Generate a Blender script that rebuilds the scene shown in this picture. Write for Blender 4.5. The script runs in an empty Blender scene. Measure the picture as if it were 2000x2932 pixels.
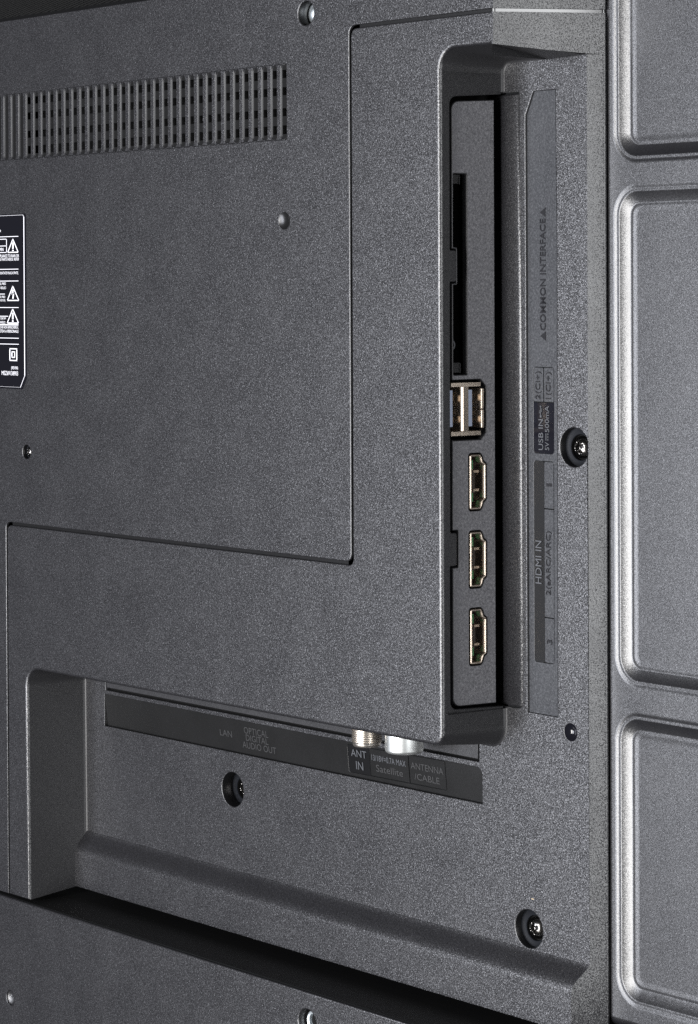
import bpy, math
from mathutils import Vector
from mathutils.geometry import tessellate_polygon

# ------------------------------------------------------------------ camera
# Model space: X right along the back of the set, Z up, Y into the set; written in mm, built in metres.
S = 0.001
scene = bpy.context.scene
C = scene.collection
R = math.radians

cam_d = bpy.data.cameras.new('camera')
cam = bpy.data.objects.new('camera', cam_d)
C.objects.link(cam)
cam_d.sensor_fit = 'HORIZONTAL'
cam_d.sensor_width = 36.0
cam_d.lens = 131.72
cam_d.shift_x = 0.0
cam_d.shift_y = -0.2705
cam_d.clip_start = 0.05
cam_d.clip_end = 50
from mathutils import Matrix
ax_r = Vector((0.65912, 0.75202, -0.004695))
ax_u = Vector((-0.006444, 0.011891, 0.999909))
ax_f = Vector((-0.752008, 0.659032, -0.012684))
m = Matrix.Identity(4)
for i in range(3):
    m[i][0], m[i][1], m[i][2] = ax_r[i], ax_u[i], -ax_f[i]
m.translation = Vector((548.77, -481.32, 9.256)) * S
cam.matrix_world = m
scene.camera = cam

# ------------------------------------------------------------------ studio light
world = bpy.data.worlds.new('World')
scene.world = world
world.use_nodes = True
world.node_tree.nodes['Background'].inputs[0].default_value = (0.9, 0.95, 1.0, 1)
world.node_tree.nodes['Background'].inputs[1].default_value = 0.022

def softbox(name, deg, dist, z, w, h, power, col=(1, 1, 1), target=(-20, 0, -50)):
    l = bpy.data.lights.new(name, 'AREA')
    l.shape = 'RECTANGLE'; l.size = w; l.size_y = h; l.energy = power; l.color = col
    o = bpy.data.objects.new(name, l); C.objects.link(o)
    t = Vector(target) * S
    p = t + Vector((math.sin(R(deg)) * dist, -math.cos(R(deg)) * dist, z))
    o.location = p
    o.rotation_euler = (t - p).to_track_quat('-Z', 'Y').to_euler()
    return o
softbox('key_softbox', 3, 1.15, -0.14, 0.36, 0.95, 27.0, (1.0, 0.99, 0.98))
softbox('side_softbox', 74, 1.25, -0.02, 0.30, 0.9, 9.8, (0.97, 0.985, 1.0), (60, 10, -40))

softbox('added_left_fill', -20, 1.3, -0.1, 0.35, 0.85, 15.0, (0.88, 0.91, 1.0), (-60, 0, -20))  # unseen fill, added to lift the front-facing surfaces

scene.view_settings.view_transform = 'Standard'
scene.view_settings.look = 'None'
scene.view_settings.exposure = 0.0
scene.view_settings.gamma = 1.0
scene.cycles.use_denoising = False

# ------------------------------------------------------------------ materials
def mat(name, col, rough=0.5, metal=0.0, spec=0.5, grain=0.0, size=0.45, speck=0.0, rvar=0.0, coat=0.0):
    mt = bpy.data.materials.new(name); mt.use_nodes = True
    nt = mt.node_tree; n = nt.nodes; L = nt.links
    b = n['Principled BSDF']
    b.inputs['Base Color'].default_value = (*col, 1)
    b.inputs['Roughness'].default_value = rough
    b.inputs['Metallic'].default_value = metal
    b.inputs['Specular IOR Level'].default_value = spec
    if coat: b.inputs['Coat Weight'].default_value = coat
    geo = n.new('ShaderNodeNewGeometry')
    if grain > 0 or speck > 0:
        no = n.new('ShaderNodeTexNoise')
        no.inputs['Scale'].default_value = 1.0 / (size * S)
        no.inputs['Detail'].default_value = 2.5
        no.inputs['Roughness'].default_value = 0.55
        mpn = n.new('ShaderNodeMapping'); mpn.inputs['Rotation'].default_value = (0.61, 0.43, 0.87)
        L.new(geo.outputs['Position'], mpn.inputs['Vector']); L.new(mpn.outputs[0], no.inputs['Vector'])
        if grain > 0:
            sub = n.new('ShaderNodeVectorMath'); sub.operation = 'SUBTRACT'
            sub.inputs[1].default_value = (0.5, 0.5, 0.5)
            L.new(no.outputs['Color'], sub.inputs[0])
            sc = n.new('ShaderNodeVectorMath'); sc.operation = 'SCALE'
            sc.inputs['Scale'].default_value = grain
            L.new(sub.outputs[0], sc.inputs[0])
            ad = n.new('ShaderNodeVectorMath'); ad.operation = 'ADD'
            L.new(geo.outputs['Normal'], ad.inputs[0]); L.new(sc.outputs[0], ad.inputs[1])
            nm = n.new('ShaderNodeVectorMath'); nm.operation = 'NORMALIZE'
            L.new(ad.outputs[0], nm.inputs[0])
            L.new(nm.outputs[0], b.inputs['Normal'])
        if speck > 0:
            mr = n.new('ShaderNodeMapRange')
            mr.inputs['From Min'].default_value = 0.3; mr.inputs['From Max'].default_value = 0.7
            mr.inputs['To Min'].default_value = 1 - speck; mr.inputs['To Max'].default_value = 1 + speck
            L.new(no.outputs['Fac'], mr.inputs['Value'])
            mx = n.new('ShaderNodeVectorMath'); mx.operation = 'SCALE'
            mx.inputs[0].default_value = col
            L.new(mr.outputs['Result'], mx.inputs['Scale'])
            L.new(mx.outputs[0], b.inputs['Base Color'])
    if rvar > 0:      # broad, faint handling marks: a slow change of gloss
        n2 = n.new('ShaderNodeTexNoise'); n2.inputs['Scale'].default_value = 1 / (14 * S); n2.inputs['Detail'].default_value = 4
        L.new(geo.outputs['Position'], n2.inputs['Vector'])
        m2 = n.new('ShaderNodeMapRange')
        m2.inputs['From Min'].default_value = 0.3; m2.inputs['From Max'].default_value = 0.7
        m2.inputs['To Min'].default_value = rough - rvar; m2.inputs['To Max'].default_value = rough + rvar
        L.new(n2.outputs['Fac'], m2.inputs['Value']); L.new(m2.outputs['Result'], b.inputs['Roughness'])
    return mt

GRAIN = mat('grained_plastic', (0.0115, 0.0114, 0.0132), 0.36, spec=0.9, grain=0.78, size=0.33, speck=0.6, rvar=0.02)
FINE = mat('fine_satin_plastic', (0.0175, 0.0174, 0.0192), 0.45, spec=0.45, grain=0.35, size=0.4, speck=0.1, rvar=0.03)
PORTG = mat('sparkle_plastic', (0.125, 0.124, 0.134), 0.42, spec=0.55, grain=1.0, size=0.55, speck=0.2)
DISP = mat('painted_sheet', (0.009, 0.009, 0.0106), 0.34, spec=0.9, grain=0.33, size=0.3, speck=0.3, rvar=0.02)
STRIP = mat('smooth_strip_plastic', (0.0225, 0.0238, 0.0275), 0.42, spec=0.6, grain=0.4, size=0.5, speck=0.1, rvar=0.04)
STRIPD = mat('smooth_shaded_strip', (0.009, 0.009, 0.0092), 0.3, spec=0.4, grain=0.12, size=0.4, speck=0.05, rvar=0.03)  # darker copy of the strip plastic; shade from its tilt put into the colour
SMOOTH = mat('smooth_black_plastic', (0.008, 0.008, 0.0085), 0.28, spec=0.5)
LEDGE = mat('matte_black_plastic', (0.006, 0.006, 0.0063), 0.5, spec=0.3)
GLOSSF = mat('smooth_flange_plastic', (0.01, 0.01, 0.011), 0.16, spec=0.8)
DARKT = mat('dark_tile_plastic', (0.005, 0.005, 0.0055), 0.3, spec=0.3)
VENTB = mat('vent_bar_plastic', (0.005, 0.005, 0.0052), 0.55, spec=0.12)
GLOSS = mat('gloss_black_plastic', (0.007, 0.007, 0.010), 0.12, spec=0.5)
CUP = mat('screw_well_plastic', (0.006, 0.0068, 0.009), 0.42, spec=0.1)
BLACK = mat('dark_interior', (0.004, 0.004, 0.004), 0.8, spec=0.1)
DCHROME = mat('black_plated_steel', (0.14, 0.135, 0.13), 0.2, metal=1.0)
ZINC = mat('zinc_plated_steel', (0.66, 0.71, 0.74), 0.48, metal=1.0)
NICKEL = mat('nickel', (0.75, 0.70, 0.64), 0.33, metal=1.0)
SILVER = mat('tinned_silver', (0.85, 0.87, 0.86), 0.42, metal=1.0)
SHELL = mat('stamped_tin', (0.62, 0.53, 0.44), 0.36, metal=1.0)
BLUEP = mat('blue_grey_plastic', (0.30, 0.34, 0.44), 0.5)
TAN = mat('contact_metal', (0.5, 0.4, 0.31), 0.4, metal=1.0)
GOLD = mat('gold_contacts', (0.4, 0.31, 0.19), 0.4, metal=1.0)
PCB = mat('circuit_board_green', (0.02, 0.13, 0.045), 0.45)
PCBD = mat('circuit_board_dark', (0.004, 0.012, 0.006), 0.5)
PCBL = mat('circuit_board_print', (0.12, 0.26, 0.16), 0.5)
WHITE = mat('white_print', (0.72, 0.72, 0.76), 0.5, spec=0.3)
LABEL = mat('label_black', (0.006, 0.006, 0.0085), 0.25, spec=0.25)
LETTER = mat('raised_letter_plastic', (0.06, 0.063, 0.07), 0.45, spec=0.5)
LETTERJ = mat('strip_letter_plastic', (0.03, 0.03, 0.031), 0.4, spec=0.5)
LETTERD = mat('letter_shade_plastic', (0.012, 0.012, 0.014), 0.3, spec=0.4)  # raised type coloured dark to stand for the shade inside engraved letters

# ------------------------------------------------------------------ mesh helpers
class MB:
    def __init__(self): self.v = []; self.f = []
    def add(self, vs, fs, mi=0, smooth=False):
        o = len(self.v); self.v += [tuple(p) for p in vs]
        for f in fs:
            self.f.append((tuple(i + o for i in f), mi, smooth))
    def grid(self, rows, mi=0, smooth=True, closed=False):
        n = len(rows[0]); vs = [p for r in rows for p in r]; fs = []
        for j in range(len(rows) - 1):
            for i in range(n if closed else n - 1):
                k = (i + 1) % n
                fs.append((j * n + i, j * n + k, (j + 1) * n + k, (j + 1) * n + i))
        self.add(vs, fs, mi, smooth)
    def box(self, x0, x1, y0, y1, z0, z1, mi=0, mp=None):
        vs = [(x, y, z) for x in (x0, x1) for y in (y0, y1) for z in (z0, z1)]
        if mp: vs = [mp(*p) for p in vs]
        self.add(vs, [(0, 1, 3, 2), (4, 6, 7, 5), (0, 4, 5, 1), (2, 3, 7, 6), (0, 2, 6, 4), (1, 5, 7, 3)], mi)
    def build(self, name, mats, parent=None, sharp=40):
        me = bpy.data.meshes.new(name)
        me.from_pydata([(a * S, b * S, c * S) for a, b, c in self.v], [], [f[0] for f in self.f])
        for mt in (mats if isinstance(mats, (list, tuple)) else [mats]): me.materials.append(mt)
        for p, f in zip(me.polygons, self.f):
            p.material_index = f[1]; p.use_smooth = f[2]
        import bmesh
        bm = bmesh.new(); bm.from_mesh(me)
        bmesh.ops.remove_doubles(bm, verts=bm.verts, dist=1e-7)
        bmesh.ops.dissolve_degenerate(bm, edges=bm.edges, dist=1e-8)
        bmesh.ops.recalc_face_normals(bm, faces=bm.faces)
        bm.to_mesh(me); bm.free()
        keep = [p.use_smooth for p in me.polygons]
        me.set_sharp_from_angle(angle=R(sharp))
        for p, k in zip(me.polygons, keep): p.use_smooth = k
        o = bpy.data.objects.new(name, me); C.objects.link(o)
        if parent: o.parent = parent
        return o

def rpoly(pts, n=6):
    """pts: (x, z, radius[, tag]) -> points and the tag of the edge that leaves each point"""
    out, tags = [], []; N = len(pts)
    for i, p in enumerate(pts):
        x, z, r = p[:3]; tag = p[3] if len(p) > 3 else 0
        a = pts[i - 1]; b = pts[(i + 1) % N]
        tin = a[3] if len(a) > 3 else 0
        if r <= 0:
            out.append((x, z)); tags.append(tag); continue
        d1 = Vector((a[0] - x, a[1] - z)).normalized(); d2 = Vector((b[0] - x, b[1] - z)).normalized()
        ang = d1.angle(d2); k = r / math.tan(ang / 2)
        c = Vector((x, z)) + (d1 + d2).normalized() * (r / math.sin(ang / 2))
        s = Vector((x, z)) + d1 * k - c; e = Vector((x, z)) + d2 * k - c
        a0 = math.atan2(s.y, s.x); a1 = math.atan2(e.y, e.x); da = (a1 - a0 + math.pi) % (2 * math.pi) - math.pi
        for j in range(n + 1):
            t = a0 + da * j / n
            out.append((c.x + r * math.cos(t), c.y + r * math.sin(t)))
            tags.append(tag if j == n else (tin if j < n / 2 else tag))
    return out, tags

def circ(x, z, r, n=48, cw=True, sx=1.0):
    return [(x + sx * r * math.cos(2 * math.pi * i / n), z + (-1 if cw else 1) * r * math.sin(2 * math.pi * i / n)) for i in range(n)]

def area(p): return sum(p[i - 1][0] * p[i][1] - p[i][0] * p[i - 1][1] for i in range(len(p))) / 2
def orient(p, ccw): return p if (area(p) > 0) == ccw else p[::-1]

def offset(pts, d):
    """move every edge by d (per edge) into the material, which lies on the left"""
    n = len(pts); out = []
    for i in range(n):
        a, v, b = Vector(pts[i - 1]), Vector(pts[i]), Vector(pts[(i + 1) % n])
        e1 = (v - a).normalized(); e2 = (b - v).normalized()
        n1 = Vector((-e1.y, e1.x)); n2 = Vector((-e2.y, e2.x))
        d1 = d[i - 1]; d2 = d[i]; det = n1.x * n2.y - n1.y * n2.x
        if abs(det) < 0.08:
            q = v + (n1 + n2).normalized() * ((d1 + d2) / 2)
        else:
            c1 = n1.dot(v) + d1; c2 = n2.dot(v) + d2
            q = Vector(((c1 * n2.y - c2 * n1.y) / det, (n1.x * c2 - n2.x * c1) / det))
        out.append((q.x, q.y))
    return out

def fil(r, end, n=4, inset=0.0):
    """fillet of radius r, then a straight wall to the depth 'end' (draft 'inset')"""
    p = [(r * (1 - math.sin(math.pi / 2 * k / n)), r * (1 - math.cos(math.pi / 2 * k / n))) for k in range(n + 1)]
    return p + [(inset, end)]

def slab(mb, loops, mp, fill_m=0, edge_m=0, wall_m=None):
    """loops: [(points, profile | (edge tags, {tag: profile}))]; first loop outer (CCW), others holes (CW)"""
    wall_m = edge_m if wall_m is None else wall_m
    tops = []
    for lp in loops:
        pts, prof = lp[:2]; wm = lp[2] if len(lp) > 2 else wall_m; wn = lp[3] if len(lp) > 3 else 1
        n = len(pts)
        if isinstance(prof, tuple):
            tags, tab = prof
            rows_n = len(next(iter(tab.values())))
            ins = [[tab[t][k][0] for t in tags] for k in range(rows_n)]
            dep = [[tab[t][k][1] for t in tags] for k in range(rows_n)]
        else:
            rows_n = len(prof)
            ins = [[prof[k][0]] * n for k in range(rows_n)]; dep = [[prof[k][1]] * n for k in range(rows_n)]
        rows = []
        for k in range(rows_n):
            q = offset(pts, ins[k])
            rows.append([mp(q[i][0], q[i][1], dep[k][i]) for i in range(n)])
            if k == 0: tops.append((q, [dep[0][i] for i in range(n)]))
        if rows_n > 1 + wn: mb.grid(rows[:-wn], edge_m, True, True)
        mb.grid(rows[-1 - wn:], wm, True, True)
    flat = [(p, d) for t, dd in tops for p, d in zip(t, dd)]
    tri = tessellate_polygon([[Vector((p[0], p[1], 0)) for p in t] for t, dd in tops])
    mb.add([mp(p[0], p[1], d) for p, d in flat], [t for t in tri], fill_m, False)

def front(y0): return lambda x, z, d: (x, y0 + d, z)

def lathe(mb, prof, x, z, y0, n=40, mi=0, smooth=True):
    """prof: (radius, depth) about an axis along Y"""
    rows = [[(x + r * math.cos(2 * math.pi * i / n), y0 + d, z + r * math.sin(2 * math.pi * i / n)) for i in range(n)] for r, d in prof]
    mb.grid(rows, mi, smooth, True)

def lathe_z(mb, prof, x, y, n=48, mi=0):
    rows = [[(x + r * math.cos(2 * math.pi * i / n), y + r * math.sin(2 * math.pi * i / n), z) for i in range(n)] for r, z in prof]
    mb.grid(rows, mi, True, True)

def part(name, parent, mats, fn, sharp=40, label=None):
    mb = MB(); fn(mb); o = mb.build(name, mats, parent, sharp)
    if label: o['label'] = label
    return o

def lettering(body, parent, mt, u0, u1, v0, v1, mp, h=0.12, sx=None, align='L', bold=0.0):
    """text fitted to the box u0..u1 / v0..v1; mp(u, v, height) places it; sx: fix the letter width and keep u1 only"""
    cu = bpy.data.curves.new('lettering', 'FONT'); cu.body = body; cu.size = 1; cu.extrude = 0.5
    cu.align_x = 'CENTER' if align == 'C' else 'LEFT'; cu.space_line = 0.82; cu.resolution_u = 3; cu.offset = bold
    tmp = bpy.data.objects.new('lettering', cu); C.objects.link(tmp)
    dg = bpy.context.evaluated_depsgraph_get()
    me = bpy.data.meshes.new_from_object(tmp.evaluated_get(dg))
    bpy.data.objects.remove(tmp); bpy.data.curves.remove(cu)
    xs = [v.co.x for v in me.vertices]; ys = [v.co.y for v in me.vertices]
    ax, bx, ay, by = min(xs), max(xs), min(ys), max(ys)
    ky = (v1 - v0) / (by - ay)
    if sx is not None: u0 = u1 - (bx - ax) * abs(ky) * sx
    kx = (u1 - u0) / (bx - ax)
    for v in me.vertices:
        p = mp(u0 + (v.co.x - ax) * kx, v0 + (v.co.y - ay) * ky, h if v.co.z > 0 else -0.02)
        v.co = Vector(p) * S
    me.materials.clear(); me.materials.append(mt)
    me.name = 'lettering'
    o = bpy.data.objects.new('lettering', me); C.objects.link(o); o.parent = parent
    return o

# ------------------------------------------------------------------ the television
tv = bpy.data.objects.new('television', None); C.objects.link(tv)
tv['label'] = 'dark grey television seen from behind with vents, sockets, screws and a black warning label'
tv['category'] = 'television'

D = 22.0                    # depth of the connector recess below the back
CH = 0.616                  # chamfer: X per depth
F0 = front(0.0)
SEAM = fil(0.3, 1.3)

# ---- rear cover (upper left, wraps round the service cover)
cham_prof = [(58.2, 0.0), (58.69, 0.002), (58.9, 0.345), (59.15, 0.75), (66.5, 12.6), (74.5, 25.65), (74.75, 25.95), (74.95, 26.2), (75.02, 26.45), (75.02, 26.75)]
HOLE_A = (-18.9, 90.1, 3.5)
CAP_B = (-29.2, 29.95, 2.55)
SCR_C = (-164.4, -44.1, 2.35)
VX0, VP, VW = -27.9, 4.43, 2.7      # vent: right end, pitch, slot width
def f(mb):
    o, t = rpoly([(-235, -194.4, 0), (-176.95, -194.4, 0), (-176.95, -68.3, 2.2), (0.1, -68.3, 2.2), (0.1, 84.95, 2.6),
                  (58.2, 84.95, 0, 1), (58.2, 104, 0, 0), (-90, 104, 0), (-90, 100.75, 0), (-235, 100.75, 0)])
    ridge = [(0, 0)] * len(SEAM)
    hole = lambda c, pr: (circ(*c), pr, 2)
    vent = orient([(VX0, 53.8), (VX0, 76.0), (-228, 76.0), (-228, 53.8)], False)
    slab(mb, [(o, (t, {0: SEAM, 1: ridge})), hole(HOLE_A, fil(0.35, 5)), hole(CAP_B, fil(0.12, 0.5)), hole(SCR_C, fil(0.25, 2)),
              (vent, fil(0.2, 1.4))], F0, 0, 0, 1)
    rows = [[(x, y, z) for x, y in cham_prof] for z in (84.95, 104)]
    mb.grid(rows, 0)
    mb.add([(x, y + 0.3 if i else y, z) for i, (x, y) in enumerate(cham_prof) for z in (84.95,)] + [(x - 0.9, y + 0.5, 84.95) for x, y in cham_prof],
           [(i, i + 1, i + 1 + len(cham_prof), i + len(cham_prof)) for i in range(len(cham_prof) - 1)], 1)
rear = part('rear_cover', tv, [GRAIN, FINE, SMOOTH], f, 28)

# ---- vent grille: slats between the slots, bars behind them
def f(mb):
    for z0, z1 in ((52, 55.45), (58.05, 60.75), (63.1, 66.9), (69.25, 71.95), (74.35, 78)):
        mb.box(-164.5, -27.0, .5, 1.7, z0, z1)
    mb.box(-230, -164.5, .5, 1.7, 52, 78)
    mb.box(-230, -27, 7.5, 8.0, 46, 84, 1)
grille = part('vent_grille', tv, [VENTB, BLACK], f)
slat_o = orient(rpoly([(-0.865, 53.81, 0), (0.865, 53.81, 0)] and
    [(-VP / 2, 53.82, 0), (VP / 2, 53.82, 0), (VP / 2, 53.9, 0), (0.865, 53.9, 1.1), (0.865, 75.9, 1.1), (VP / 2, 75.9, 0), (VP / 2, 75.98, 0),
     (-VP / 2, 75.98, 0), (-VP / 2, 75.9, 0), (-0.865, 75.9, 1.1), (-0.865, 53.9, 1.1), (-VP / 2, 53.9, 0)], 4)[0], True)
slat_mb = MB(); slab(slat_mb, [(slat_o, fil(0.12, 0.5, 4, -0.28))], F0, 0, 1, 1)
SLOTW = mat('vent_slot_wall_plastic', (0.02, 0.02, 0.022), 0.4, spec=0.7)
slat = slat_mb.build('vent_slat', [GRAIN, SLOTW], grille, 28)
slat.location = ((VX0 - VW - 0.865) * S, 0, 0)
for k in range(1, 38):
    o = slat.copy(); C.objects.link(o); o.parent = grille
    o.location = ((VX0 - VW - 0.865 - k * VP) * S, 0, 0)

# ---- ribbed top louvre beyond the top edge (upper left corner)
def f(mb):
    mb.add([(-235, 1.2, 100.6), (-60, 1.2, 100.6), (-60, 6.5, 102.9), (-235, 6.5, 102.9)], [(0, 1, 2, 3)], 0)
    mb.add([(-235, 6.5, 102.62), (-60, 6.5, 102.62), (-60, 90, 137.72), (-235, 90, 137.72), (-235, 6.5, 102.9), (-60, 6.5, 102.9)], [(0, 1, 2, 3), (0, 1, 5, 4)], 1)
louvre = part('top_louvre', tv, [FINE, BLACK], f)
rib = MB()
rib.add([(-0.7, 6.5, 102.9), (0.7, 6.5, 102.9), (0.7, 88, 137.2), (-0.7, 88, 137.2), (-1.0, 6.5, 101), (1.0, 6.5, 101), (1.0, 88, 135.4), (-1.0, 88, 135.4)],
        [(0, 1, 2, 3), (0, 4, 5, 1), (1, 5, 6, 2), (0, 3, 7, 4)], 0)
RIBM = mat('louvre_plastic', (0.045, 0.045, 0.046), 0.5, spec=0.5)
rib0 = rib.build('louvre_rib', [RIBM], louvre)
rib0.location = (-234 * S, 0, 0)
for k in range(1, 34):
    o = rib0.copy(); C.objects.link(o); o.parent = louvre; o.location = ((-234 + k * VP) * S, 0, 0)

# ---- flange under the seams (its smooth floor is what the gap shows)
def f(mb):
    for x0, x1, z0, z1 in ((-2, 4, -72, 88), (-180, 4, -72, -66), (-180, -174, -194, -66), (-2, 58.6, 81, 88)):
        mb.box(x0, x1, 0.75, 1.2, z0, z1)
    rows = [[(x - 0.5, y + 0.35, z) for x, y in cham_prof[1:]] for z in (83.3, 85.6)]
    mb.grid(rows, 1)
part('seam_flange', tv, [SMOOTH, GLOSSF], f)

# ---- service cover: L-shaped front, drafted recess walls, chamfer and rim
WALL = fil(1.0, 0, 5)[:-1] + [(-2.2, D - .95), (-2.32, D - .5), (-2.6, D - .16), (-3.0, D + .02)]
def f(mb):
    W, SE, BT, RG = 1, 0, 2, 3
    o, t = rpoly([(-176.2, -194.4, 0, BT), (-164.45, -194.4, 0, W), (-165.05, -116.7, 6.2, W), (37.85, -116.45, 3.6, W), (37.85, -108.0, 0, W), (37.85, -107.8, 0, W), (37.85, -107.5, 0, 4), (37.85, -107.4, 0, 4), (37.85, 64.0, 0, 4), (37.85, 64.1, 0, 4), (37.85, 64.4, 0, W), (37.85, 64.6, 0, W), (37.85, 75.45, 5.6, W),
                  (57.4, 75.35, 0, W), (57.9, 75.35, 0, W), (58.2, 75.35, 0, RG), (58.2, 83.98, 0, SE), (0.95, 83.98, 2.2, SE), (0.95, -69.3, 2.0, SE), (-176.2, -69.3, 2.2, SE)], 8)
    n = len(WALL)
    ext = lambda p: p + [p[-1]] * (n - len(p))
    tab = {W: WALL, SE: ext(fil(0.3, 1.3, 5)), BT: ext(fil(0.4, 18, 5, 2.5)), RG: [(0, 0)] * n, 4: ext(fil(1.0, 1.01, 5, 0))}
    slab(mb, [(o, (t, tab), 1, 4)], F0, 0, 0, 1)
    # chamfer above the recess and the ceiling under it
    top = [[(x, y, z) for x, y in cham_prof] for z in (83.98,)]
    low = [(58.2, 0, 75.35)] + [(x, y, 75.35 - 2.6 * min(y, D) / D) for x, y in cham_prof[1:]]
    mb.grid([top[0], low], 0)
    mb.add([(58.2, 0, 75.35), (58.9, 0.35, 75.3), (72.2, D, 72.75), (72.6, D + .6, 72.7), (57.9, D + .6, 72.33)], [(0, 1, 2, 3, 4)], 1)
    # rim strip down the right-hand side
    zs = [72.75, 60, 0, -100, -150, -171] + [-173 - 0.45 * k for k in range(20)] + [-185, -192.2]
    def step(z):
        u = min(max((-173.3 - z) / 7.9, 0), 1) ** 0.86; return D - 4.5 * u * u * (3 - 2 * u)
    rows = []
    for z in zs:
        yi = step(z); xi = 58.9 + CH * (yi - 0.35)
        r = [(xi - .3, yi + .01, z), (xi + 0.03, yi + .01, z), (xi + .23, yi + .32, z)] + [(x, y, z) for x, y in cham_prof[5:]]
        rows.append(r)
    mb.grid(rows, 0)
service = part('service_cover', tv, [GRAIN, FINE], f, 30)

# ---- recess wall that faces the sockets, cut out for the socket plate
wn = Vector((0.99404, -0.1090)); wt = Vector((0.1090, 0.99404))
def WP(off):      # wall plane: s along the depth, z up, d inwards
    def mp(s, z, d):
        p = Vector((37.85, 1.0)) + wt * s - wn * (d + off)
        return (p.x, p.y, z)
    return mp
def f(mb):
    J, N = 0, 1
    o, t = rpoly([(0, -112.8, 0, J), (20.3, -112.8, 0, J), (20.3, -107.2, 0, N), (1.95, -106.5, 2.2, N), (1.95, -66.9, 0.3, N), (4.3, -66.9, .8, N), (4.3, -57.7, .8, N),
                  (2.1, -57.7, .3, N), (2.3, 11.6, .3, N), (4.6, 11.6, .9, N), (4.6, 20.3, .9, N), (2.35, 20.3, .3, N), (2.4, 62.6, 2.4, N), (20.3, 63.9, 0, J), (20.3, 69.5, 0, J), (0, 69.5, 0, J)], 5)
    slab(mb, [(o, (t, {J: [(0, 0)] * 5, N: fil(0.25, 1.5, 3)}))], WP(-0.02), 0, 0, 0)
part('recess_wall', tv, [FINE], f, 30)

# ---- recess floor with screw wells and legend pockets
F_ = (67.1, -33.6, 5.35); G_ = (-82.5, -148.4, 5.45); H_ = (49.1, -168.3, 5.35); I_ = (65.4, -111.45, 2.4)
def step(z):
    u = min(max((-173.3 - z) / 7.9, 0), 1) ** 0.86; return D - 4.5 * u * u * (3 - 2 * u)
CI = [(48.95, -107.95), (60.45, -107.85), (60.75, 21), (60.4, 64.0), (52.0, 64.1), (48.9, 57.6)]
LS = [(-151.4, -136.85), (30.85, -136.3), (30.85, -127.6), (29.4, -126.0), (-151.4, -126.0)]
def f(mb):
    o, t = rpoly([(-164.2, -173.9, 0), (72.25, -173.9, 0), (72.25, 73.3, 0), (38.2, 73.3, 0), (38.2, 64.3, 0), (46.7, 64.3, 0.3), (47.2, -107.4, 2.0), (38.2, -107.4, 0), (38.2, -118.6, 0),
                  (-164.2, -118.6, 0)])
    sl = orient([(-150.6, -124.75), (29.6, -124.5), (29.6, -118.9), (-151.2, -118.9)], False)
    slab(mb, [(o, [(0.0, 0.0), (0, 0.6)]), (circ(*F_), fil(.25, 6), 2), (circ(*G_), fil(.25, 7), 2), (circ(*H_), fil(.25, 6), 2), (circ(*I_), fil(.15, .8), 2),
              (orient(CI, False), fil(.3, 1.0, 3)), (orient(LS, False), fil(.08, 1.6, 2), 2), (sl, fil(.1, 2.0, 2))], front(D), 0, 0, 1)
    zs = [-173.9 - 0.36 * k for k in range(22)] + [-184, -192.1]
    mb.grid([[(x, step(z), z) for x in (-164.2, 58.9 + CH * (step(z) - .35))] for z in zs], 0)
    mb.add([(-164.2, step(-192), -192.1), (72.75, step(-192), -192.1), (72.75, 40, -191.0), (-164.2, 40, -191.0)], [(0, 1, 2, 3)], 1)
part('recess_floor', tv, [GRAIN, FINE, SMOOTH], f, 25)

# ---- socket plate and the tray in front of it
P0 = WP(0.78)
def PP(s, z, d=0.0): return P0(s, z, d)
hd = [(9.45, 7.65), (13.05, 7.65), (13.6, 6.9), (14.0, 5.6), (15.05, 4.8), (15.05, -4.8), (14.0, -5.6), (13.6, -6.9), (13.05, -7.65), (9.45, -7.65)]
HZ = (-44.05, -65.6, -87.1)
def hdloop(zc, grow=0.0, r=0.5):
    p = rpoly([(a, b + zc, r) for a, b in hd], 3)[0]
    p = orient(p, True)
    return offset(p, [-grow] * len(p))
def f(mb):
    o = rpoly([(3.35, -106.0, 2.4), (18.6, -106.3, 0.2), (18.6, 62.4, 0.2), (3.6, 61.5, 2.4)], 5)[0]
    slot = rpoly([(4.05, -14.1, .3), (8.75, -14.1, .3), (8.85, 41.4, .3), (4.1, 41.4, .3), (4.1, 21.2, .2), (5.5, 21.2, .4), (5.5, 10.7, .4), (4.1, 10.7, .2)], 3)[0]
    usb = rpoly([(2.5, -32.1, 0), (13.4, -32.1, .3), (15.2, -30.2, .2), (15.25, -17.8, .2), (13.4, -15.7, .3), (2.5, -15.7, 0)], 3)[0]
    # the double socket breaks the front edge of the plate, so the plate is cut there
    o = rpoly([(3.35, -106.0, 2.4), (18.6, -106.3, 0.2), (18.6, 62.4, 0.2), (3.6, 61.5, 2.4), (3.55, 20.7, .2), (5.0, 20.7, .4), (5.0, 11.2, .4), (3.55, 11.2, .2), (3.45, -15.6, 0.1), (13.4, -15.6, .3), (15.25, -17.6, .2), (15.25, -30.2, .2), (13.4, -32.2, .3), (3.4, -32.2, 0.1), (3.4, -57.2, .2), (5.3, -57.2, .3), (5.3, -67.4, .3), (3.4, -67.4, .2)], 5)[0]
    hl = [(orient(hdloop(z, 0.42), False), fil(.12, 1.5, 3)) for z in HZ]
    slab(mb, [(o, fil(.3, 1.6, 4)), (orient(slot, False), fil(.3, 2.0, 4))] + hl, P0, 0, 1, 1)
plate = part('socket_plate', tv, [PORTG, FINE], f, 30)
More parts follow.
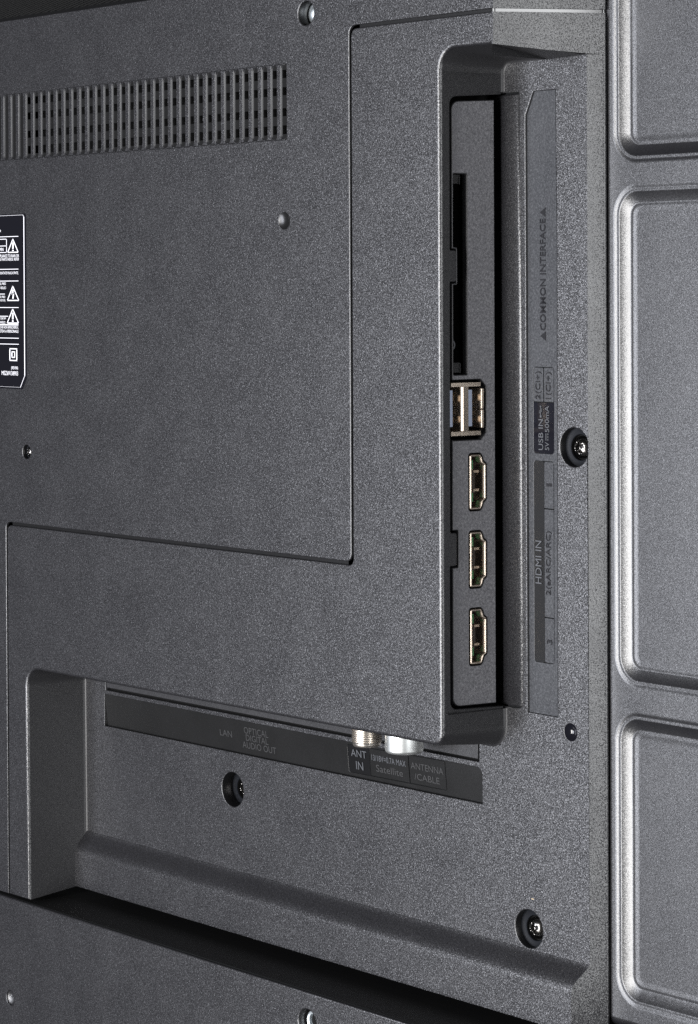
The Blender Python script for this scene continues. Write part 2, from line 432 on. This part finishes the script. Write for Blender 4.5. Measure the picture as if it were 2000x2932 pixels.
def f(mb):
    pr = [(47.15, 22.5), (47.1, 22.05), (46.8, 21.85), (46.2, 21.8), (44.5, 21.85), (43, 21.92), (41.5, 22.04), (40.3, 22.22), (39.2, 22.48), (38, 22.82), (36.5, 23.35), (34.5, 24.2), (32, 25.4)]
    rows = [[(x - (0.5 if z > 50 else 0.0), y, z) for x, y in pr] for z in (-107.0, -106.3, 0, 63.4, 63.9)]
    rows[0] = [(x, y + .5, z) for x, y, z in rows[0]]; rows[-1] = [(x, y + .5, z) for x, y, z in rows[-1]]
    mb.grid(rows, 0)
    # end cheeks of the opening
    mb.add([PP(2.6, 63.2), PP(23, 64.6), PP(23, 64.2, 9), PP(2.6, 62.8, 9)], [(0, 1, 2, 3)], 1)
    mb.add([PP(2.2, -106.9), PP(23, -107.4), PP(23, -107.0, 9), PP(2.2, -106.5, 9)], [(0, 1, 2, 3)], 1)
    mb.add([PP(1.5, -110, 9), PP(30, -110, 9), PP(30, 66, 9), PP(1.5, 66, 9)], [(0, 1, 2, 3)], 2)
part('socket_tray', tv, [GRAIN, SMOOTH, BLACK], f, 40)

# ---- card slot
def f(mb):
    mb.box(3.2, 9.6, -15, 42.5, 2.1, 14, 0, lambda s, d, z: PP(s, d, z)) if 0 else None
    for a, b in (((3.3, -14.8), (3.3, 42.2)), ((9.4, -14.8), (9.4, 42.2))):
        mb.add([PP(a[0], a[1], 1.9), PP(b[0], b[1], 1.9), PP(b[0], b[1], 16), PP(a[0], a[1], 16)], [(0, 1, 2, 3)], 0)
    mb.add([PP(3.3, -14.8, 8.5), PP(9.4, -14.8, 8.5), PP(9.4, 42.2, 8.5), PP(3.3, 42.2, 8.5)], [(0, 1, 2, 3)], 0)
slot = part('card_slot', tv, [BLACK], f)
for z0, z1 in ((38.75, 40.9), (-13.5, -11.1)):
    part('slot_bracket', slot, [SMOOTH], lambda mb: (mb.box(4.0, 6.4, 0.6, 3, z0, z1, 0, lambda s, d, z: PP(s, z, d)),
        mb.box(6.4, 6.75, 0.4, 3, z0 - .2, z1 + .2, 0, lambda s, d, z: PP(s, z, d)), mb.box(4.0, 6.4, 0.45, 3, z1 - .1, z1 + .3, 0, lambda s, d, z: PP(s, z, d))))
def f(mb):
    mb.box(3.9, 8.6, 7.6, 8.0, -12.5, 38.0, 0, lambda s, d, z: PP(s, z, d))
    for z, w in ((36.2, 2.6), (28, 1.2), (20.5, 3.0), (2.0, 1.2), (-4.4, 1.4)):
        mb.box(4.6, 4.6 + w, 7.0, 7.6, z - 1.1, z + 1.1, 1, lambda s, d, z: PP(s, z, d))
    for k in range(9):
        mb.box(4.2, 6.4, 7.5, 7.6, -11 + 5.2 * k, -10.8 + 5.2 * k, 2, lambda s, d, z: PP(s, z, d))
    ring = [[PP(5.9 + r * math.cos(a * math.pi / 12), -5.9 + 1.25 * r * math.sin(a * math.pi / 12), 3.2) for a in range(24)] for r in (.75, 1.15)]
    mb.grid(ring, 2, True, True)
part('circuit_board', slot, [PCBD, STRIPD, LETTER], f)

# ---- USB double socket
def usb_part(name, par, mts, boxes):
    def f(mb):
        for s0, s1, d0, d1, z0, z1 in boxes:
            mb.box(s0, s1, d0, d1, z0, z1, 0, lambda s, d, z: PP(s, z, d))
    return part(name, par, mts, f)
usb = usb_part('usb_socket', tv, [SHELL], [(2.9, 13.2, -0.25, 9, -17.45, -16.35), (2.9, 13.2, -0.25, 9, -31.0, -29.85)])
def f(mb):
    for z0, z1 in ((-29.1, -23.9), (-23.8, -18.0)):
        q = rpoly([(13.55, z0, .25), (14.5, z0, .25), (14.5, z1, .25), (13.55, z1, .25)], 3)[0]
        slab(mb, [(q, fil(.2, 8, 3))], WP(0.63), 0, 0, 0)
part('shell_side', usb, [SHELL], f)
part('shell_corner', usb, [SMOOTH], lambda mb: [mb.add([PP(13.1, z, -.1), PP(14.3, z2, -.1), PP(14.3, z2, 6), PP(13.1, z, 6)], [(0, 1, 2, 3)], 0) for z, z2 in ((-17.3, -18.3), (-30.1, -28.9))])
def f(mb):
    q = rpoly([(6.2, -29.75, .15), (9.0, -29.75, .15), (9.0, -17.5, .15), (6.2, -17.5, .15)], 2)[0]
    slab(mb, [(q, [(0.0, -0.1), (0, 8)])], P0, 0, 0, 0)
    mb.add([PP(6.2, -29.7, .0), PP(7.1, -29.7, -.32), PP(7.1, -17.55, -.32), PP(6.2, -17.55, .0), PP(9.0, -29.7, -.15), PP(9.0, -17.55, -.15)], [(0, 1, 2, 3), (1, 4, 5, 2)], 0)
part('divider', usb, [SHELL], f)
for s0, s1 in ((2.4, 3.95), (9.25, 10.75)):
    usb_part('tongue', usb, [BLUEP], [(s0, s1, 0.5, 8.5, -28.5, -18.4)])
for s0, s1, d0 in ((4.0, 5.35, 1.2), (10.9, 12.3, 1.8)):
    for z in (-20.6, -26.7):
        def f(mb):
            mb.grid([[PP(s0 + 0.0 * k, z - .8, d0 + 3), PP(s1, z - .8, d0 + 3), ] for k in (0,)] + [[PP(s0, z - .8, d0), PP(s1, z - .8, d0 + .5)], [PP(s0, z + .8, d0), PP(s1, z + .8, d0 + .5)], [PP(s0, z + .8, d0 + 3), PP(s1, z + .8, d0 + 3)]], 0, False)
        part('spring_contact', usb, [TAN], f)
    usb_part('contact_row', usb, [GOLD], [(s0, s1 + .8, 6.2, 6.6, z - .45, z + .45) for z in (-19.6, -22.2, -24.8, -27.4)])
usb_part('socket_interior', usb, [BLACK], [(2.0, 15.3, 7.0, 7.4, -32, -15.8), (2.0, 15.4, 1.2, 7, -15.65, -15.5), (2.0, 15.4, 1.2, 7, -32.3, -32.15)])

# ---- three HDMI sockets
def f(mb):
    a = hdloop(HZ[0], 0.0); b = offset(a, [0.58] * len(a)); c2 = offset(a, [.29] * len(a))
    e = offset(a, [0.07] * len(a)); g = offset(a, [0.5] * len(a))
    rows = [[PP(s, z, d) for s, z in lp] for lp, d in ((a, 6), (a, -.05), (e, -.2), (c2, -.25), (g, -.2), (b, -.05), (b, 6))]
    mb.grid(rows, 0, True, True)
SOCK = mat('socket_interior_plastic', (0.022, 0.016, 0.012), 0.4)
hd0 = part('hdmi_socket', tv, [SHELL], f, 60)
part('socket_interior', hd0, [SOCK], lambda mb: mb.add([PP(9.0, HZ[0] - 8, 5.6), PP(15.5, HZ[0] - 8, 5.6), PP(15.5, HZ[0] + 8, 5.6), PP(9.0, HZ[0] + 8, 5.6)], [(0, 1, 2, 3)]))
part('tongue', hd0, [SOCK], lambda mb: mb.box(11.0, 12.4, 1.6, 5.6, HZ[0] - 3.2, HZ[0] + 3.2, 0, lambda s, d, z: PP(s, z, d)))
for z in (2.85, -2.35):
    part('spring_contact', hd0, [TAN], lambda mb: mb.box(11.6, 13.4, 1.0, 3, HZ[0] + z - .33, HZ[0] + z + .33, 0, lambda s, d, zz: PP(s, zz, d)))
def f(mb):
    for z0, z1 in ((3.3, 5.9), (-5.7, -3.1)):
        mb.box(10.1, 12.6, 2.6, 2.8, HZ[0] + z0, HZ[0] + z1, 0, lambda s, d, z: PP(s, z, d))
        for k in range(4):
            zz = HZ[0] + z0 + .1 + (z1 - z0 - .2) * k / 3
            mb.box(10.2, 12.3, 2.55, 2.6, zz - .06, zz + .06, 1, lambda s, d, z: PP(s, z, d))
        mb.box(11.3, 11.7, 2.5, 2.6, HZ[0] + z0 + .6, HZ[0] + z1 - .8, 1, lambda s, d, z: PP(s, z, d))
part('circuit_board', hd0, [PCB, PCBL], f)
hd_kids = list(hd0.children)
for z in HZ[1:]:
    dz = (z - HZ[0]) * S
    o = hd0.copy(); C.objects.link(o); o.location = (0, 0, dz); o.parent = tv
    for ch in hd_kids:
        c = ch.copy(); C.objects.link(c); c.parent = o

# ---- legend strip beside the sockets
dCI = lambda x: 0.12 + 0.55 * (60.8 - x) / 12.0
def MCI(u, v, h): return (v, D + dCI(v) - h, u)              # text reads upwards: u -> Z
def RCI(z0, z1, xa, xb, h): return [(xa, D + dCI(xa) - h, z0), (xb, D + dCI(xb) - h, z0), (xb, D + dCI(xb) - h, z1), (xa, D + dCI(xa) - h, z1)]
BOX1 = rpoly([(51.1, -21.75, 0), (59.35, -21.75, 0), (59.4, -12.0, .9), (51.1, -12.0, .9)], 4)[0]
BOXU = rpoly([(51.1, -35.9, 1.0), (59.3, -35.9, 1.0), (59.35, -21.8, 0), (51.1, -21.8, 0)], 4)[0]
BOXH = rpoly([(51.1, -93.7, 1.0), (59.15, -93.6, 1.0), (59.25, -37.9, 1.0), (51.1, -37.9, 1.0)], 4)[0]
POCK = rpoly([(51.1, -35.9, 1.0), (59.3, -35.9, 1.0), (59.4, -12.0, .9), (51.1, -12.0, .9)], 4)[0]
def mCI(x, z, d): return (x, D + dCI(x) + d, z)
def f(mb):
    slab(mb, [(orient(CI, True), [(0.05, 0.0), (0.02, .3)]), (orient(POCK, False), fil(.06, .35, 2)), (orient(BOXH, False), fil(.06, .35, 2))], mCI, 0, 0, 0)
legend = part('socket_legend', tv, [STRIP], f, 30)
def tile(pts, parent, mt, h=0.3, mp=mCI, name='legend_tile', inset=0.15):
    def f(mb):
        q = orient(pts, True); q = offset(q, [inset] * len(q))
        slab(mb, [(q, [(0, 0), (0, .3)])], lambda x, z, d: mp(x, z, d + .32 - h), 0, 0, 0)
    return part(name, parent, [mt], f, 30)
rp = lambda x0, x1, z0, z1, ra=0, rb=0: rpoly([(x0, z0, ra), (x1, z0, ra), (x1, z1, rb), (x0, z1, rb)], 4)[0]
tile(rp(51.1, 55.2, -21.7, -12.05, 0, .5), legend, STRIP)
tile(rp(55.2, 59.35, -21.7, -12.05, 0, .5), legend, STRIP)
tile(rp(51.1, 59.3, -35.85, -21.8, .8, 0), legend, GLOSS, .28, inset=.03)
tile(rp(51.1, 55.2, -93.6, -37.95, .6, .6), legend, SMOOTH, .22, inset=.03)  # dark plastic puts the tilted tile's shade into its colour
tile(rp(55.2, 59.2, -51.0, -37.95, 0, .6), legend, STRIP)
tile(rp(55.2, 59.2, -81.0, -51.05), legend, STRIP)
tile(rp(55.2, 59.15, -93.55, -81.05, .6, 0), legend, STRIP)
LT = lambda *a, **k: lettering(a[0], legend, a[1], *a[2:], MCI, **k)
LT('COMMON INTERFACE', LETTERD, -1.9, 28.85, 56.25, 54.0, h=.16, bold=.012)
for zc in (30.6, -3.45):
    def f(mb):
        p = orient([(56.25, zc - 1.3), (56.25, zc + 1.3), (54.0, zc)], True)
        slab(mb, [(p, [(0.08, -.16), (0, -.08), (0, .1)])], mCI)
    part('triangle_mark', legend, [LETTERD], f)
LT('2(CI+)', LETTERD, -20.9, -13.2, 54.45, 52.0, h=.16)
LT('1(CI+)', LETTERD, -20.8, -13.35, 58.6, 56.15, h=.16)
LT('USB IN', LETTER, -34.9, -26.4, 55.1, 53.25, h=.2)
LT('5V', LETTER, -34.85, -32.6, 57.5, 55.9, h=.2)
LT('500mA', LETTER, -29.9, -22.6, 57.5, 55.9, h=.2)
def f(mb):
    mb.box(-32.2, -30.2, -.2, 0, 56.15, 56.4, 0, lambda u, d, x: mCI(x, u, d))
    for k in range(3): mb.box(-32.2 + .75 * k, -31.7 + .75 * k, -.2, 0, 56.9, 57.15, 0, lambda u, d, x: mCI(x, u, d))
part('direct_current_mark', legend, [LETTER], f)
def f(mb):
    B = lambda u0, u1, x0, x1: mb.box(u0, u1, -.2, 0, x0, x1, 0, lambda u, d, x: mCI(x, u, d))
    B(-25.4, -22.9, 54.05, 54.25); B(-25.9, -25.3, 53.85, 54.45); B(-24.7, -23.9, 53.6, 53.75); B(-24.8, -24.6, 53.7, 54.1)
    B(-24.2, -23.4, 54.5, 54.65); B(-24.3, -24.1, 54.2, 54.6); B(-23.1, -22.7, 53.9, 54.4)
part('usb_mark', legend, [LETTER], f)
LT('HDMI IN', LETTER, -71.9, -60.0, 54.25, 51.85, h=.2)
LT('1', LETTERD, -44.8, -43.95, 58.3, 56.3, h=.16)
LT('2(eARC/ARC)', LETTERD, -74.7, -57.1, 58.3, 56.0, h=.16)
LT('3', LETTERD, -88.3, -86.95, 58.35, 56.3, h=.16)

# ---- legend strip under the jacks
dLS = lambda z: 0.1 + 1.1 * (-126.0 - z) / 10.8
def mLS(x, z, d): return (x, D + dLS(z) + d, z)
def ML(u, v, h): return mLS(u, v, -h)
ANTB = rpoly([(-27.6, -135.35, .8), (15.25, -134.8, .6), (15.25, -126.15, .6), (-27.6, -126.75, .8)], 4)[0]
def f(mb):
    slab(mb, [(orient(LS, True), [(0.05, 0.0), (0.02, .3)]), (orient(ANTB, False), fil(.06, .35, 2))], mLS)
jleg = part('jack_legend', tv, [STRIPD], f, 30)
T2 = dict(mp=mLS)
tile(rpoly([(-27.6, -135.3, .6), (-17.85, -135.15, 0), (-17.85, -126.85, 0), (-27.6, -126.8, .6)], 3)[0], jleg, DARKT, .2, mLS, inset=.05)
tile(rpoly([(-17.8, -135.1, 0), (-.5, -134.9, 0), (-.5, -126.45, 0), (-17.8, -126.7, 0)], 3)[0], jleg, STRIPD, .3, mLS)
tile(rpoly([(-.45, -134.85, 0), (15.2, -134.8, .5), (15.2, -126.1, .5), (-.45, -126.4, 0)], 3)[0], jleg, STRIPD, .3, mLS)
LJ = lambda *a, **k: lettering(a[0], jleg, a[1], *a[2:], ML, **k)
LJ('LAN', LETTERJ, -89.4, -83.3, -132.1, -130.1, h=.14)
LJ('OPTICAL', LETTERJ, -77.0, -65.0, -129.9, -127.8, h=.14)
LJ('DIGITAL', LETTERJ, -76.3, -65.2, -132.15, -130.15, h=.14)
LJ('AUDIO OUT', LETTERJ, -78.25, -61.7, -134.6, -132.5, h=.14)
LJ('ANT', LETTER, -25.85, -18.95, -130.15, -128.0, h=.2)
LJ('IN', LETTER, -23.95, -20.8, -133.95, -131.5, h=.2)
LJ('13/18V\u23930.7A MAX'.replace('\u2393', '=' ), LETTER, -16.7, -1.7, -130.25, -128.45, h=.14)
LJ('Satellite', LETTERJ, -15.0, -3.2, -133.4, -131.3, h=.14)
LJ('ANTENNA', LETTERJ, .55, 14.4, -130.3, -128.4, h=.14)
LJ('/CABLE', LETTERJ, 1.8, 12.45, -133.4, -131.5, h=.14)

# ---- jack plate (in the slit above that legend) and the two jacks
def f(mb):
    q = orient([(-150.0, -123.7), (29.2, -123.6), (29.2, -112), (-151.0, -112)], True)
    slab(mb, [(q, fil(.2, 1.2, 3))], front(D - .25))
    mb.box(-151.6, 30, D + 1.6, D + 1.8, -125.2, -112, 1)
part('jack_plate', tv, [FINE, BLACK], f)
def f(mb):
    pr = [(3.0, -123.2), (3.75, -123.2), (4.05, -122.9), (4.1, -122.2)]
    z = -122.0
    while z < -113:
        pr += [(4.12, z), (4.46, z + .2), (4.46, z + .36), (4.12, z + .55)]; z += .62
    lathe_z(mb, pr, -6.0, 11.0)
part('satellite_jack', tv, [NICKEL], f, 60)
part('antenna_jack', tv, [SILVER], lambda mb: lathe_z(mb, [(4.2, -122.95), (4.9, -122.9), (5.35, -122.55), (5.55, -121.95), (5.55, -112)], 10.15, 11.0), 60)

# ---- screws
def screw(x, z, y, r, well=None, metal=DCHROME, cross=True, ang=0.35):
    """pan head seated at depth y; well = (hole radius, hole floor depth, ring inner radius, pit depth)"""
    def f(mb):
        nr, na = 18, 72; rows = []
        for j in range(nr + 1):
            t = j / nr; rad = r * t; row = []
            for i in range(na):
                a = 2 * math.pi * i / na
                h = 0.42 * r * (1 - t ** 2.4)
                if cross:
                    u = rad * math.cos(a - ang); v = rad * math.sin(a - ang)
                    w, ln = 0.14 * r, 0.56 * r
                    for p, q in ((u, v), (v, u)):
                        if abs(q) < w * 1.35 and abs(p) < ln:
                            k = min(1, (w * 1.35 - abs(q)) / (w * .5)) * min(1, (ln - abs(p)) / (0.3 * r))
                            h = min(h, 0.42 * r * (1 - t ** 2.4) - 0.42 * r * k)
                row.append((x + rad * math.cos(a), y - h, z + rad * math.sin(a)))
            rows.append(row)
        rows.append([(x + r * math.cos(2 * math.pi * i / na), y + 1.0, z + r * math.sin(2 * math.pi * i / na)) for i in range(na)])
        mb.grid(rows, 0, True, True)
    s = part('screw', tv, [metal], f, 50)
    if well:
        R0, d0, ri, pit = well
        part('screw_well', s, [CUP, BLACK], lambda mb: (lathe(mb, [(R0 + .3, d0 + 0.02), (R0 - .35, d0), (R0 - .5, d0 + .06), (ri + .15, d0 + .12), (ri, d0 + .3)], x, z, 0), lathe(mb, [(ri, d0 + .3), (ri, pit), (0.05, pit)], x, z, 0, mi=1)))
    return s
screw(67.4, -33.7, D + 2.6, 3.05, (5.35, D + 2.1, 3.5, D + 3.2))['label'] = 'screw beside the socket legend strip'
screw(49.4, -168.4, D + 2.7, 3.05, (5.35, D + 2.3, 3.5, D + 3.3))
screw(-82.3, -148.6, D + 5.2, 3.05, (5.45, D + 4.4, 3.5, D + 5.6))
sA = screw(HOLE_A[0] + .15, HOLE_A[1], 3.3, 2.3, None, ZINC, False)
def f(mb):
    lathe(mb, [(3.25, 4.6), (3.25, 3.75), (3.05, 3.55), (2.6, 3.5), (2.3, 3.3)], HOLE_A[0] + .15, HOLE_A[1], 0)
    lathe(mb, [(3.8, 4.5), (0.1, 4.6)], HOLE_A[0], HOLE_A[1], 0, mi=1)
part('washer', sA, [ZINC, BLACK], f)
screw(SCR_C[0], SCR_C[1], 1.3, 1.6, (2.35, 1.5, 1.7, 1.9))
# small moulded plugs
def plug(x, z, y, r, dep, mt):
    pr = [(r * k / 8, dep * (1 - (k / 8) ** 2)) for k in range(9)][::-1]
    return part('plug_dimple', tv, [mt], lambda mb: lathe(mb, [(r + .15, 0.1)] + pr[:-1] + [(0.02, dep)], x, z, y))
plug(CAP_B[0], CAP_B[1], 0.1, CAP_B[2], .6, SMOOTH)
plug(I_[0], I_[1], D + .1, I_[2], 1.4, GLOSS)

# ---- black warning label on the rear cover
LX = lambda px: -179.9 + px * 0.2078
LZ = lambda py: 35.15 - (py - 615) * 0.11675
ML0 = lambda u, v, h: (u, -0.02 - .12 - h, v)
def f(mb):
    o = rpoly([(-225, -23.2, 0), (-166.4, -23.2, .6), (-163.75, -19.4, .6), (-163.75, 35.6, 1.2), (-225, 35.6, 0)], 4)[0]
    slab(mb, [(o, [(0.08, -.14), (0, -.06), (0, .1)])], F0)
lab = part('warning_label', tv, [LABEL], f)
def stroke(mb, a, b, w):      # flat printed bar between two label points given in mm
    a = Vector(a); b = Vector(b); n = Vector((-(b - a).y, (b - a).x)).normalized() * w / 2
    mb.add([(p.x, -.155, p.y) for p in (a + n, a - n, b - n, b + n)] + [(p.x, -.13, p.y) for p in (a + n, a - n, b - n, b + n)], [(0, 1, 2, 3), (0, 4, 5, 1), (2, 6, 7, 3)], 0)
def f(mb):
    P = [(-225, 35.15), (-165.5, 35.15), (-164.95, 34.5), (-164.95, -18.6), (-167.6, -22.6)]
    stroke(mb, P[0], P[1], .08); stroke(mb, P[1], P[2], .18); stroke(mb, P[2], P[3], .42); stroke(mb, P[3], P[4], .22); stroke(mb, P[4], (-225, -22.5), .05)
part('label_border', lab, [WHITE], f)
def f(mb):
    for y, x in ((675.9, 56), (770, 55.5), (804, 55.5), (841.5, 16), (880.4, 55.5), (905.7, 25.3), (929.6, 54.8), (932, 54.8), (968.7, 55.5), (986, 55.5)):
        stroke(mb, (-225, LZ(y)), (LX(x), LZ(y)), .2 if y != 932 else .1)
    for y in (682.8, 702.4, 721.3): stroke(mb, (-225, LZ(y)), (LX(22.5), LZ(y)), .2)
    stroke(mb, (LX(21.8), LZ(682)), (LX(21.8), LZ(722)), .32)
part('label_rule', lab, [WHITE], f)
for cx, ya, yb, x0, x1, kind in ((40.2, 682.5, 722.5, 25, 55.3, '!'), (39.2, 818, 861, 23.3, 56.2, 'z'), (38.6, 884, 926.3, 22.3, 55.2, '!')):
    def f(mb):
        A, B, E = (LX(cx), LZ(ya + 1)), (LX(x0), LZ(yb - 1)), (LX(x1), LZ(yb - 1))
        stroke(mb, A, B, .42); stroke(mb, A, E, .42); stroke(mb, B, E, .34)
        h = yb - ya
        if kind == '!':
            stroke(mb, (LX(cx), LZ(ya + h * .27)), (LX(cx), LZ(ya + h * .72)), .85)
            stroke(mb, (LX(cx), LZ(ya + h * .79)), (LX(cx), LZ(ya + h * .89)), .85)
        else:
            stroke(mb, (LX(cx + .8), LZ(ya + h * .26)), (LX(cx - 2.5), LZ(ya + h * .58)), .8)
            stroke(mb, (LX(cx - 3), LZ(ya + h * .56)), (LX(cx + 3), LZ(ya + h * .5)), .5)
            stroke(mb, (LX(cx + 2.2), LZ(ya + h * .5)), (LX(cx), LZ(ya + h * .86)), .7)
    part('warning_triangle', lab, [WHITE], f)
def f(mb):
    for x0, x1, y0, y1 in ((29.5, 49.4, 999.3, 1033), (35.4, 43.3, 1008, 1024)):
        for a, b in (((x0, y0), (x1, y0)), ((x0, y1), (x1, y1))): stroke(mb, (LX(a[0] - 1.3), LZ(a[1])), (LX(b[0] + 1.3), LZ(b[1])), .34)
        for a, b in (((x0, y0), (x0, y1)), ((x1, y0), (x1, y1))): stroke(mb, (LX(a[0]), LZ(a[1])), (LX(b[0]), LZ(b[1])), .55)
part('double_square_mark', lab, [WHITE], f)
for body, xr, yt, yb, sx in (('Made in Europe', 5.4, 652.5, 664.5, .95), ('DO NOT OPEN', 13, 707.8, 716.9, .8), ('EXPOSE THIS APPLIANCE TO RAIN OR', 57.3, 727, 735.8, .78), ('SERVICEABLE PARTS INSIDE. REFER', 57.3, 737.3, 745.2, .85),
        ('NU DEMONTATE PLACA SPATE,', 55.5, 777, 785.5, .85), ('ELEKTRICKE, PRED', 19, 808, 816, .85), ('VIDLICI', 19, 819.8, 827.2, .85), ('SNIMITE, PRED', 16.8, 846.6, 853.8, .85), ('SIETOVEJ', 16.8, 857, 864.2, .85),
        ('ZDJECIEM', 18.4, 909, 916.3, .85), ('SIECIOWEGO.', 17.5, 920, 927.2, .8), ('ELETTRICHE NON RIMUOVERE IL', 54.6, 933.8, 941.2, .8), ('RIVOLGETEVI A PERSONALE', 54.6, 944.6, 953, .9), ('(REV00)', 52.6, 1049.8, 1061, .88), ('MEZ69138903', 52.6, 1064, 1076, .85)):
    lettering(body, lab, WHITE, 0, LX(xr), LZ(yb), LZ(yt), ML0, h=.02, sx=sx)

# ---- embossed back of the display panel, right-hand side
PY = 27.35
POC = [(0, 0), (.3, .02), (.6, .1), (1.0, .24), (1.2, .29), (1.4, .29), (1.9, .22), (2.1, .27), (2.25, .38), (4.85, 1.51), (5.05, 1.56), (5.4, 1.54), (5.75, 1.47), (6.05, 1.47), (6.6, 1.56), (7.4, 1.6)]
EDGE_X = 76.75
def f(mb):
    mp = front(PY)
    o = rpoly([(60, -191, 0), (330, -191, 0), (330, 240, 0), (60, 240, 0)])[0]
    pockets = []
    for z0, z1 in ((43.0, 230), (-98.0, 37.6), (-184.3, -104.2)):
        pockets.append((EDGE_X, 320, z0, z1))
    loops = [(o, [(3, 0), (2.2, .12), (1.4, .55), (.7, 1.2), (.2, 2.1), (0, 3.2), (0, 8)])]
    inner = []
    for x0, x1, z0, z1 in pockets:
        q = orient(rpoly([(x0, z0, 8.5), (x1, z0, 8.5), (x1, z1, 8.5), (x0, z1, 8.5)], 14)[0], True)
        loops.append((q[::-1], [(0, 0), (0, 0.0001), (0, .0002)]))
        rows = [[mp(p[0], p[1], d) for p in offset(q, [k] * len(q))] for k, d in POC]
        mb.grid(rows, 0, True, True)
        last = offset(q, [POC[-1][0]] * len(q))
        tri = tessellate_polygon([[Vector((p[0], p[1], 0)) for p in last]])
        mb.add([mp(p[0], p[1], POC[-1][1]) for p in last], list(tri), 0, False)
    slab(mb, loops, mp, 0, 0, 0)
part('display_back', tv, [DISP], f, 50)

# ---- lower cover below the ledge
def f(mb):
    o = orient([(-240, -300), (150, -300), (150, -195.9), (-66, -196.0), (-240, -195.4)], True)
    slab(mb, [(o, fil(.5, .9, 4)), (circ(-175.6, -229.6, 2.5), fil(.3, .6, 3)), (circ(-20.1, -205.0, 4.0), fil(.4, 3.2, 4))], front(-.3), 0, 0, 0)
    mb.add([(-240, .5, -195.4), (150, .5, -195.9), (150, 90, -195.9), (-240, 90, -195.4)], [(0, 1, 2, 3)], 1)
lower = part('lower_cover', tv, [GRAIN, LEDGE], f, 28)
part('plug_dimple', lower, [GRAIN], lambda mb: lathe(mb, [(2.6, .25), (1.8, .75), (1, 1.0), (.05, 1.05)], -175.6, -229.6, 0))
part('bolt', lower, [ZINC, BLACK], lambda mb: (lathe(mb, [(3.3, 2.9), (3.1, 2.2), (2.7, 2.0), (2.2, 2.2), (1.9, 3.2)], -20.1, -205.0, 0), lathe(mb, [(4.2, 2.9), (0.05, 3.3)], -20.1, -205.0, 0, mi=1)))

# ---- a tan fleck of dust caught on the recess floor
DUST = mat('dust_fleck', (0.45, 0.36, 0.25), 0.8)
part('dust_fleck', tv, [DUST], lambda mb: mb.box(50.2, 51.1, D - .06, D + .01, -159.8, -159.55))
